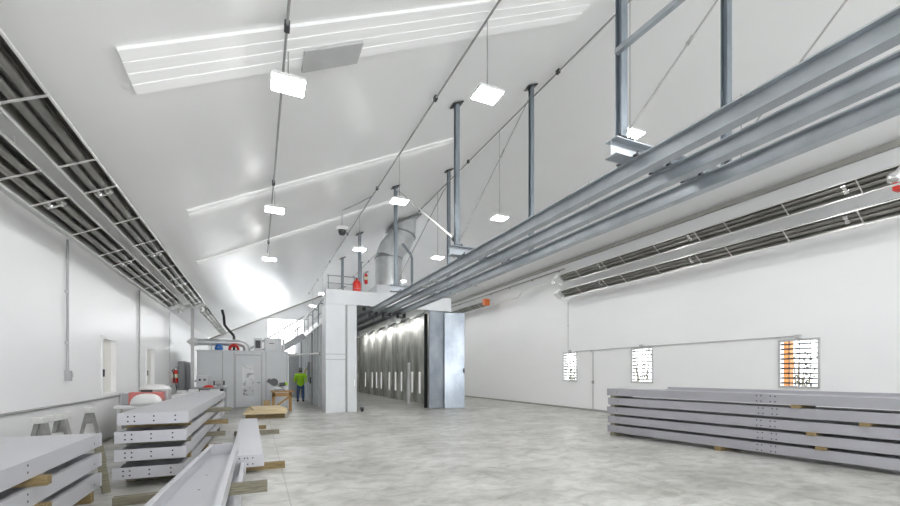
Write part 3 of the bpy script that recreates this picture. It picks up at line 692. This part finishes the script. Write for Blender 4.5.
t = thing('cardboard_box', 'brown cardboard box on the floor under the left end of the saw stand', 'box', (.22, 18.3, 0))
MB().box(0, .25, 0, .3, 0, .4).build('carton', 'card', t); MB().box(.1, .15, -.001, .3, .39, .402).build('tape', 'ply', t)
# plywood sheets
pls = ['uppermost plywood sheet of the low pile on the floor, slightly turned', 'second plywood sheet of the low pile on the floor', 'lowest plywood sheet of the low pile on the floor']
for k, (z, rz, w, d) in enumerate(((.27, .10, 1.0, 1.6), (.215, .0, 1.25, 1.8), (.16, -.03, 1.3, 1.85))):
    o = MB().box(-w / 2, w / 2, -d / 2, d / 2, 0, .045).build('plywood_sheet', 'ply', None, .003, (.33 - .03 * k, 16.0, z), (0, 0, rz)); tag(o, pls[k], 'sheet', 'plywood pile')
for k, y in enumerate((15.4, 16.5)):
    o = MB().box(-.6, .6, -.05, .05, 0, .16).build('timber_bearer', 'wood', None, .004, (.25, y, 0)); tag(o, ['timber bearer under the near edge of the plywood pile', 'timber bearer under the far edge of the plywood pile'][k], 'timber', 'timber bearers')

# ------------------------------------------------------------------ steel trays
def tray(name, label, cat, loc, rotz, L, w0, w1, h, web, group, dots=True, x_align='c', sidedots=None, nearcap=True, farcap=True, paint='primer'):
    """channel section: length along +Y, near end at y=0; web 'up' (closed top) or 'down' (open top)"""
    t = thing(name, label, cat, loc, rotz, group); th = .012
    def xs(w): return (-w / 2, w / 2) if x_align == 'c' else (-w, 0)
    a0, b0 = xs(w0); a1, b1 = xs(w1)
    def slab(pa, pb, pc, pd, z0, z1):
        return [(pa[0], pa[1], z0), (pb[0], pb[1], z0), (pc[0], pc[1], z0), (pd[0], pd[1], z0), (pa[0], pa[1], z1), (pb[0], pb[1], z1), (pc[0], pc[1], z1), (pd[0], pd[1], z1)]
    F = [(0, 3, 2, 1), (4, 5, 6, 7), (0, 1, 5, 4), (1, 2, 6, 5), (2, 3, 7, 6), (3, 0, 4, 7)]
    z0, z1 = (h - th, h) if web == 'up' else (0, th)
    m = MB(); m.add(slab((a0, 0), (b0, 0), (b1, L), (a1, L), z0, z1), F)
    if dots and web == 'down':
        m.mat(1)
        for q in (.25, .4, .55, .7): m.add([((a0 + b0) / 2 + .014 * math.cos(e) + .04, L * q + .014 * math.sin(e), th + .001) for e in [k * PI / 4 for k in range(8)]], [tuple(range(8))])
        m.mat(0)
    m.build('web', [paint, 'hole'], t)
    fz0, fz1 = (0, h - th) if web == 'up' else (th, h)
    for sgn, (p0, p1) in ((-1, (a0, a1)), (1, (b0, b1))):
        m = MB(); m.add(slab((p0, 0), (p0 - sgn * th, 0), (p1 - sgn * th, L), (p1, L), fz0, fz1), F)
        lipz = (fz0, fz0 + th) if web == 'up' else (fz1 - th, fz1)
        m.add(slab((p0 - sgn * th, 0), (p0 - sgn * .05, 0), (p1 - sgn * .05, L), (p1 - sgn * th, L), *lipz), F)
        if sidedots:
            m.mat(1)
            for (yy, zz) in sidedots:
                p = p0 + (p1 - p0) * yy / L
                m.add([(p + sgn * .0015, yy + .012 * math.cos(e), zz + .012 * math.sin(e)) for e in [k * PI / 4 for k in range(8)]], [tuple(range(8))])
        m.build('flange', [paint, 'hole'], t)
    for on, y, a, b, s in ((nearcap, 0, a0, b0, -1), (farcap, L, a1, b1, 1)):
        if not on: continue
        m = MB(); m.box(a - .015, b + .015, y + min(0, s * .012), y + max(0, s * .012), 0, h)
        if dots:
            m.mat(1)
            for x in (a + .1, a + .17, (a + b) / 2, b - .14):
                for z in (.045, h - .045): m.add([(x + .011 * math.cos(e), y + s * .0135, z + .011 * math.sin(e)) for e in [k * PI / 4 for k in range(8)]], [tuple(range(8))])
        m.build('end_plate', [paint, 'hole'], t)
    return t
def block(label, x0, x1, y, z0, z1, d=.09, m='wood', rz=0., group='timber blocks under the steel'):
    o = MB().box(-(x1 - x0) / 2, (x1 - x0) / 2, -d / 2, d / 2, 0, z1 - z0).build('timber_block', m, None, .004, ((x0 + x1) / 2, y, z0), (0, 0, rz))
    return tag(o, label, 'timber block', group)

# middle-left stack
nm = ['lowest', 'second from bottom', 'third from bottom', 'top']
for k in range(4):
    tray('steel_tray', '%s grey primed steel channel of the four-high stack left of centre' % nm[k], 'channel', (-1.27 + (.03 if k == 3 else (-.02 if k == 0 else 0)), 6.72, .13 + .233 * k), R(-.5), 6.6, .76, .74, .15, 'up' if k == 3 else 'down', 'four-high channel stack')
ys = (7.2, 9.4, 12.4)
for k in range(4):
    z0, z1 = (0, .13) if k == 0 else (.13 + .233 * k - .083, .13 + .233 * k)
    for j, y in enumerate(ys):
        xe = -.62 if j == 1 else -.88
        block('%s timber %s the %s channel of the four-high stack' % (['near', 'middle', 'far'][j], 'bearer under' if k == 0 else 'spacer below', nm[k]), -1.64, xe + (.05 * k if j == 1 else 0), y, z0, z1, .09, 'wood' if (k + j) % 2 else 'woodgrey')
# left-front stack
nl = ['lowest', 'middle', 'top']
for k in range(3):
    tray('steel_tray', '%s grey primed steel channel of the three-high stack at the left edge' % nl[k], 'channel', (-2.2, 1.6, .12 + .243 * k), 0, 4.9, .90, .90, .16, 'up' if k == 2 else 'down', 'three-high channel stack', sidedots=[(3.1, .06), (3.1, .12), (4.7, .06)])
for k in range(3):
    z0, z1 = (0, .12) if k == 0 else (.12 + .243 * k - .083, .12 + .243 * k)
    for j, y in enumerate((2.4, 4.85, 6.2)):
        if j == 2 and k: continue
        block('%s timber %s the %s channel of the left edge stack' % (['hidden', 'protruding', 'far'][j], 'bearer under' if k == 0 else 'spacer below', nl[k]), -2.6, -1.66 if j == 1 else -1.74, y, z0, z1, .1, 'wood')
o = MB().obox((0, 0, .32), (.09, .04, .66)).build('timber_offcut', 'woodgrey', None, .004, (-1.72, 6.63, .0), (R(5), R(-7), R(12)))
tag(o, 'weathered timber offcut standing against the far end of the left edge stack', 'timber')
o = MB().box(-.36, .36, -.05, .05, 0, .10).build('timber_block', 'woodgrey', None, .004, (-1.12, 5.95, 0), (0, 0, R(4))); tag(o, 'loose weathered timber block on the floor in front of the four-high stack', 'timber block', 'timber blocks under the steel')
# foreground pair
tray('steel_girder', 'tapered open steel channel in the foreground centre, upper of the pair', 'channel', (-.25, 2.4, .34), R(0), 4.4, .62, .35, .16, 'down', 'foreground channel pair', True, 'r')
tray('steel_girder', 'tapered steel channel in the foreground lying beneath the open one', 'channel', (-.16, 2.4, .07), R(0), 4.3, .58, .36, .16, 'down', 'foreground channel pair', True, 'r')
block('timber spacer jutting right between the two foreground channels', -.74, .10, 5.0, .23, .34, .1, 'woodgrey')
block('timber spacer between the two foreground channels at the near end', -.8, -.1, 3.0, .23, .34, .1, 'woodgrey')
block('thin timber slip on the floor under the lower foreground channel, far end', -.62, -.2, 6.3, 0, .07, .1, 'woodgrey'); block('thin timber slip on the floor under the lower foreground channel, near end', -.74, -.2, 3.4, 0, .07, .1, 'woodgrey')
# closed girder behind
tray('steel_girder', 'closed grey steel girder on the floor behind the foreground channels', 'girder', (-.13, 7.0, .10), R(.8), 5.6, .42, .42, .18, 'up', 'floor girder', True)
block('timber bearer jutting right from the near end of the floor girder', -.34, .40, 7.25, 0, .10, .1, 'wood'); block('timber bearer jutting right from the far end of the floor girder', -.5, .5, 11.4, 0, .10, .1, 'woodgrey')
block('timber bearer at the far end of the floor girder near the plywood', -.42, .22, 12.45, 0, .10, .1, 'wood')

# right stack: five channels
RA = R(8.5); Q0 = Vector((7.77, 7.82, 0)); ax = Vector((math.sin(RA), -math.cos(RA), 0)); dp = Vector((math.cos(RA), math.sin(RA), 0))
nr = ['lowest', 'second from bottom', 'middle', 'fourth from bottom', 'top']
LEN = 7.4; WD = .72
grp = [3.15, 3.22, 3.36, 3.43]
for k in range(5):
    off = [.0, .01, -.01, .02, -.01][k]
    # local y runs from the hidden near end (y=0) to the far left end (y=LEN)
    p = Q0 + ax * (LEN + off) + dp * (WD / 2)
    sd = [(LEN - g_, z) for g_ in grp for z in (.035, .13)] + [(LEN - s_, .09) for s_ in (.25, 5.2)]
    tray('steel_tray', '%s grey primed steel channel of the five-high stack by the right wall' % nr[k], 'channel', (p.x, p.y, .08 + .22 * k), RA, LEN, WD, WD, .165, 'up', 'five-high channel stack', True, 'c', sd, True, True, 'primerdark')
def rblock(label, s, k, m='wood', out=.03):
    z0, z1 = (0, .08) if k == 0 else (  .08 + .22 * k - .055, .08 + .22 * k)
    c_ = Q0 + ax * s + dp * (WD / 2 - out / 2)
    o = MB().box(-(WD + out) / 2, (WD + out) / 2, -.06, .06, 0, z1 - z0).build('timber_block', m, None, .003, (c_.x, c_.y, z0), (0, 0, RA)); tag(o, label, 'timber block', 'timber blocks in the right stack')
    return o
for k, s in ((0, 2.5), (1, 4.05), (2, 3.93), (3, 4.58), (4, 3.72)):
    rblock('protruding timber spacer %s the %s channel of the right stack' % ('bearing on the floor under' if k == 0 else 'below', nr[k]), s, k, 'wood', .05)
    rblock('timber spacer at the left end below the %s channel of the right stack' % nr[k], .12, k, 'woodgrey', .0)
    rblock('timber spacer out of frame below the %s channel of the right stack' % nr[k], 6.4, k, 'woodgrey', .0)

t = thing('steel_angle', 'narrow grey steel angle lying along the back of the right stack top', 'angle', tuple(Q0 + ax * 7.3 + dp * (WD - .12) + Vector((0, 0, .08 + .88 + .165))), RA)
MB().prism([(0, 0), (.08, 0), (.08, .055), (.07, .055), (.07, .01), (0, .01)], (0, 0, 0), (0, 6.2, 0), (1, 0, 0)).build('angle_section', 'primerdark', t)
# ------------------------------------------------------------------ sawhorses
def sawhorse(loc, rz, label):
    t = thing('sawhorse', label, 'sawhorse', loc, rz, 'sawhorses by the left wall')
    MB().box(-.07, .07, -.36, .36, .84, .92).build('top_beam', 'sawhorse', t, .004)
    for s in (-1, 1):
        for y in (-.24, .24): MB().bar((s * .2, y * 1.1, 0), (s * .03, y, .84), .09, .05).build('leg', 'horseleg', t)
    for y in (-.25, .25): MB().add([(-.09, y - .012, .66), (.09, y - .012, .66), (.05, y - .012, .82), (-.05, y - .012, .82), (-.09, y + .012, .66), (.09, y + .012, .66), (.05, y + .012, .82), (-.05, y + .012, .82)],
            [(0, 1, 2, 3), (7, 6, 5, 4), (0, 4, 5, 1), (1, 5, 6, 2), (2, 6, 7, 3), (3, 7, 4, 0)]).build('end_gusset', 'horseleg', t)
    MB().bar((0, -.25, .62), (0, .25, .62), .09, .07).build('stretcher', 'sawhorse', t)
sawhorse((-2.58, 7.6, 0), R(-6), 'pale sawhorse seen side-on near the left wall, nearer of the two')
sawhorse((-2.62, 9.2, 0), R(16), 'pale sawhorse seen end-on near the left wall, further one')

# bench along the left wall with tools
t = thing('wall_bench', 'low pale bench along the left wall holding the faded red case', 'bench', (-2.76, 11.1, 0))
MB().box(0, .8, 0, 4.6, .74, .80).build('top', 'white', t, .006)
for y in (.05, 2.2, 4.45):
    for x in (.04, .68): MB().box(x, x + .08, y, y + .08, 0, .74).build('leg', 'sawhorse', t)
t = thing('tool_case', 'faded red tool case on the bench along the left wall', 'tool case', (-2.58, 11.42, .80))
MB().box(0, .62, 0, .35, 0, .27).build('case', 'redfade', t, .015); MB().box(-.12, 0, .02, .33, .02, .24).build('end_panel', 'midgrey', t); MB().box(.2, .42, .1, .14, .27, .32).build('handle', 'darkgrey', t)
t = thing('white_sack', 'round white sack slumped in front of the faded red case', 'sack', (-2.2, 11.22, .80))
m = MB(); N = 16
rings = []
for i in range(7):
    f = i / 6; z = .25 * math.sin(f * PI / 2); r = math.cos(f * PI / 2) ** .7 if i < 6 else .02
    rings.append([(r * .30 * math.cos(2 * PI * k / N) * (1 + .05 * math.sin(5 * k)), r * .16 * math.sin(2 * PI * k / N), z) for k in range(N)])
m.add([p for rg in rings for p in rg], [(i * N + k, i * N + (k + 1) % N, (i + 1) * N + (k + 1) % N, (i + 1) * N + k) for i in range(6) for k in range(N)] + [tuple(range(N))[::-1], tuple(range(6 * N, 7 * N))], True)
m.build('sack', 'bag', t)
t = thing('compressor', 'grey boxy machine with a white cloth on top on the left wall bench', 'machine', (-2.5, 12.4, .80))
MB().box(0, .5, 0, .5, 0, .3).build('casing', 'conduitlight', t, .02)
MB().box(.05, .45, -.015, 0, .05, .25).build('grille', 'midgrey', t)
m = MB(); m.lathe([(.34, .3), (.3, .36), (.18, .41), (.05, .42)], (.2, .22, 0), 11); m.build('cloth', 'bag', t)
for k, (x, y, h) in enumerate(((-2.66, 12.1, .16), (-2.66, 12.9, .2), (-2.55, 13.6, .15))):
    o = tag(MB().lathe([(.05, 0), (.05, h * .8), (.02, h), ], (0, 0, 0), 10).build('spray_can', 'conduitlight', None, 0, (x, y, .80)), ['small grey can behind the faded red case', 'taller grey can by the wall behind the red case', 'small grey can beyond the boxy grey machine'][k], 'can', 'cans on the wall bench')
t = thing('pry_bar', 'dark tool handle leaning on the left wall by the extinguisher', 'tool', (XL + .2, 18.9, .0))
MB().tube([(.25, 0, 0), (.0, .0, 1.5)], .018, 6).build('shaft', 'darkgrey', t); MB().tube([(.0, 0, 1.5), (-.05, 0, 1.6), (.03, 0, 1.63)], .022, 6).build('head', 'black', t)
# white shop table beyond
t = thing('white_table', 'white-topped table at the far end of the four-high stack', 'table', (-2.4, 15.85, 0))
MB().box(0, 1.3, 0, 1.6, .78, .84).build('top', 'white', t, .006)
for x in (.05, 1.17):
    for y in (.05, 1.47): MB().box(x, x + .08, y, y + .08, 0, .78).build('leg', 'midgrey', t)
for k in range(4):
    o = MB().box(-.14, .14, -.1, .1, 0, .1 + .03 * (k % 2)).build('parts_tray', 'conduitlight', None, .01, (-2.2 + .31 * k, 16.0 + .1 * (k % 3), .84))
    tag(o, ['leftmost small grey parts tray on the white table', 'second small grey parts tray on the white table', 'third small grey parts tray on the white table', 'rightmost small grey parts tray on the white table'][k], 'tray', 'parts trays')

# ------------------------------------------------------------------ wall conduits
t = thing('wall_conduit', 'grey conduit running level along the left wall under the windows', 'conduit', (XL + .03, 3, .95))
MB().tube([(0, 0, 0), (0, 9.9, 0)], .02, 8).build('pipe', 'conduit', t)
MB().box(-.03, .05, 9.75, 9.9, -.2, .06).build('junction_box', 'conduitlight', t)
for y, zb, lb in ((9.6, 1.52, 'vertical grey conduit with a switch box on the left wall, nearest'), (14.6, .8, 'vertical grey conduit on the left wall between the two windows'), (19.2, 1.0, 'vertical conduit on the left wall beyond both windows')):
    t = thing('wall_conduit', lb, 'conduit', (XL + .03, y, zb))
    MB().tube([(0, 0, 0), (0, 0, ZL - zb - .1)], .018 if y < 18 else .012, 8).build('pipe', 'conduit' if y < 18 else 'conduitlight', t); MB().box(-.03, .05, -.05, .05, -.16, .02).build('switch_box', 'conduit', t, .005)
    MB().box(-.03, .02, .12, .19, -.1, -.02).build('button_plate', 'conduitlight', t)
    m = MB()
    for zz in (.5, 1.4): m.box(-.03, .01, -.04, .04, zz, zz + .03)
    m.build('pipe_strap', 'conduitlight', t)
t = thing('wall_conduit', 'thin pale conduit along the right wall linking the three grilled windows', 'conduit', (XR - .03, 6, 2.38))
MB().tube([(0, -.1, 0.03), (0, 6.1, 0.03), (0, 6.25, .02), (0, 8.0, .02)], .016, 8).build('pipe', 'conduitlight', t)
t = thing('wall_conduit', 'vertical pale conduit with a small box dropping to the floor between two right wall windows', 'conduit', (XR - .03, 12.95, 0.08))
MB().tube([(0, 0, 0), (0, 0, 2.22), (0, .06, 2.29), (0, .15, 2.3)], .02, 8).build('pipe', 'conduitlight', t); MB().box(-.03, .02, -.04, .04, 1.0, 1.12).build('switch_box', 'conduit', t, .005)
t = thing('wall_conduit', 'vertical thin conduit rising from the furthest right wall window to the heaters', 'conduit', (XR - .03, 14.42, 2.5))
MB().tube([(0, 0, 0), (0, 0, 2.0)], .012, 8).build('pipe', 'conduitlight', t); MB().box(-.02, .02, -.03, .03, 1.0, 1.03).build('pipe_strap', 'conduitlight', t)
t = thing('eave_pipe', 'thin pipe running under the right eave behind the heaters', 'pipe', (XR - .16, 8, 5.95))
MB().tube([(0, 6.5, 0), (0, 25, 0)], .03, 8).build('pipe', 'trimgrey', t)
m = MB()
for y in range(7, 25, 2): m.box(-.02, .155, y - .02, y + .02, -.02, .02)
m.build('bracket', 'trimgrey', t)

# ------------------------------------------------------------------ worker
def skin_mesh(name, verts, edges, m, parent, sub=2, root=0):
    me = bpy.data.meshes.new(name); me.from_pydata([v[:3] for v in verts], edges, [])
    o = bpy.data.objects.new(name, me); C.objects.link(o)
    bm = bmesh.new(); bm.from_mesh(me); ly = bm.verts.layers.skin.verify(); bm.verts.ensure_lookup_table()
    for i, v in enumerate(verts):
        r = v[3]; bm.verts[i][ly].radius = r if isinstance(r, tuple) else (r, r); bm.verts[i][ly].use_root = (i == root)
    bm.to_mesh(me); bm.free()
    o.modifiers.new('skin', 'SKIN').use_smooth_shade = True
    ss = o.modifiers.new('sub', 'SUBSURF'); ss.levels = sub; ss.render_levels = sub
    me.materials.append(M[m])
    dg = bpy.context.evaluated_depsgraph_get(); ev = o.evaluated_get(dg)
    me2 = bpy.data.meshes.new_from_object(ev); me2.name = name
    o.modifiers.clear(); o.data = me2
    if not me2.materials: me2.materials.append(M[m])
    for p in me2.polygons: p.use_smooth = True
    o.parent = parent
    return o
P = thing('person', 'worker seen from behind in a lime hi-vis jacket and blue jeans between office and booth', 'person', (2.05, 23.3, 0), R(-4))
V = []; E = []
def add(p, r, link=None):
    V.append((*p, r)); 
    if link is not None: E.append((link, len(V) - 1))
    return len(V) - 1
pel = add((0, 0, .93), (.13, .095)); sp = add((0, .01, 1.12), (.125, .09), pel); ch = add((0, .0, 1.32), (.165, .11), sp); sh = add((0, -.01, 1.43), (.12, .08), ch)
nk = add((0, .0, 1.51), .055, sh); hd0 = add((0, .02, 1.58), (.066, .08), nk); hd1 = add((0, .03, 1.66), (.078, .095), hd0); hd2 = add((0, .02, 1.73), (.06, .075), hd1)
for s in (-1, 1):
    hp = add((s * .09, 0, .88), .088, pel); kn = add((s * .12, .03, .49), .058, hp); an = add((s * .13, 0, .09), .042, kn); ft = add((s * .14, .13, .035), .036, an)
    so = add((s * .19, -.01, 1.41), .062, sh); el = add((s * .27, .02, 1.13), .045, so); wr = add((s * .22, .22, 1.02), .03, el); pm = add((s * .20, .29, 1.0), .034, wr)
    for j, (dx, ln) in enumerate(((-.027, .062), (-.009, .075), (.009, .07), (.027, .055))):
        k1 = add((s * .20 + dx, .335, .995), .009, pm); k2 = add((s * .20 + dx, .335 + ln * .6, .975), .0085, k1); add((s * .20 + dx, .335 + ln * .8, .945), .008, k2)
    t1 = add((s * .165, .30, 1.01), .0105, pm); add((s * .15, .335, 1.0), .009, t1)
skin_mesh('body', V, E, 'skin', P)
# jacket
V = []; E = []
a = add((0, 0, .78), (.19, .14)); a = add((0, 0, .90), (.195, .142), a); b = add((0, .01, 1.06), (.20, .14), a); c_ = add((0, .0, 1.28), (.215, .145), b); d_ = add((0, -.01, 1.42), (.155, .105), c_); add((0, -.005, 1.49), (.075, .07), d_)
for s in (-1, 1):
    so = add((s * .21, -.01, 1.41), .085, d_); el = add((s * .30, .02, 1.13), .068, so); add((s * .24, .19, 1.035), .05, el)
skin_mesh('jacket', V, E, 'lime', P)
V = []; E = []
a = add((0, 0, 1.02), (.165, .118)); a = add((0, 0, .92), (.17, .122), a)
for s in (-1, 1):
    hp = add((s * .09, 0, .80), .106, a); kn = add((s * .122, .03, .49), .08, hp); add((s * .132, .0, .1), .068, kn)
skin_mesh('trousers', V, E, 'jeans', P)
for s in (-1, 1):
    V = []; E = []
    a = add((s * .132, -.005, .13), .058); b = add((s * .132, -.02, .055), .055, a); add((s * .14, .12, .045), .045, b)
    skin_mesh('boot', V, E, 'boot', P)
MB().lathe([(.093, 1.615), (.099, 1.66), (.098, 1.70), (.085, 1.75), (.05, 1.782), (.01, 1.79)], (0, .02, 0), 18).build('cap', 'hat', P)
MB().add([(-.07, .10, 1.685), (.07, .10, 1.685), (.05, .20, 1.675), (-.05, .20, 1.675), (-.07, .10, 1.70), (.07, .10, 1.70), (.05, .20, 1.688), (-.05, .20, 1.688)], [(0, 3, 2, 1), (4, 5, 6, 7), (0, 1, 5, 4), (1, 2, 6, 5), (2, 3, 7, 6), (3, 0, 4, 7)]).build('cap_peak', 'hat', P)
MB().lathe([(.06, 1.535), (.086, 1.57), (.09, 1.62)], (0, .01, 0), 16).build('hair', 'hair', P)
f = MB()
for s in (-1, 1): f.lathe([(.004, -.01), (.012, 0), (.004, .01)], (s * .033, .125, 1.655), 8)
f.build('eyes', 'black', P)
MB().add([(-.014, .125, 1.61), (.014, .125, 1.61), (0, .15, 1.605), (0, .12, 1.655)], [(0, 1, 2), (0, 2, 3), (1, 3, 2), (0, 3, 1)]).build('nose', 'skin', P)
MB().box(-.025, .025, .11, .122, 1.57, 1.578).build('mouth', 'redfade', P)
for s in (-1, 1): MB().obox((s * .088, .02, 1.64), (.018, .04, .06)).build('ear', 'skin', P, .006)

# ------------------------------------------------------------------ camera, world, view
cam = bpy.data.cameras.new('camera'); co = bpy.data.objects.new('camera', cam); C.objects.link(co)
cam.sensor_width = 36; cam.lens = 17.0; cam.shift_y = 120 / 900; cam.shift_x = 0; cam.clip_end = 200; cam.clip_start = .05
co.location = (0, 0, 1.5); co.rotation_euler = (R(90), 0, R(-24.4))
scene.camera = co
w = bpy.data.worlds.new('world'); scene.world = w; w.use_nodes = True
bg = w.node_tree.nodes['Background']; bg.inputs['Color'].default_value = (.95, .98, 1, 1); bg.inputs['Strength'].default_value = 2.2
scene.view_settings.view_transform = 'Standard'; scene.view_settings.look = 'None'
scene.view_settings.gamma = 1; scene.view_settings.use_curve_mapping = False
scene.view_settings.exposure = 1.72
scene.cycles.max_bounces = 16; scene.cycles.diffuse_bounces = 12; scene.cycles.glossy_bounces = 6
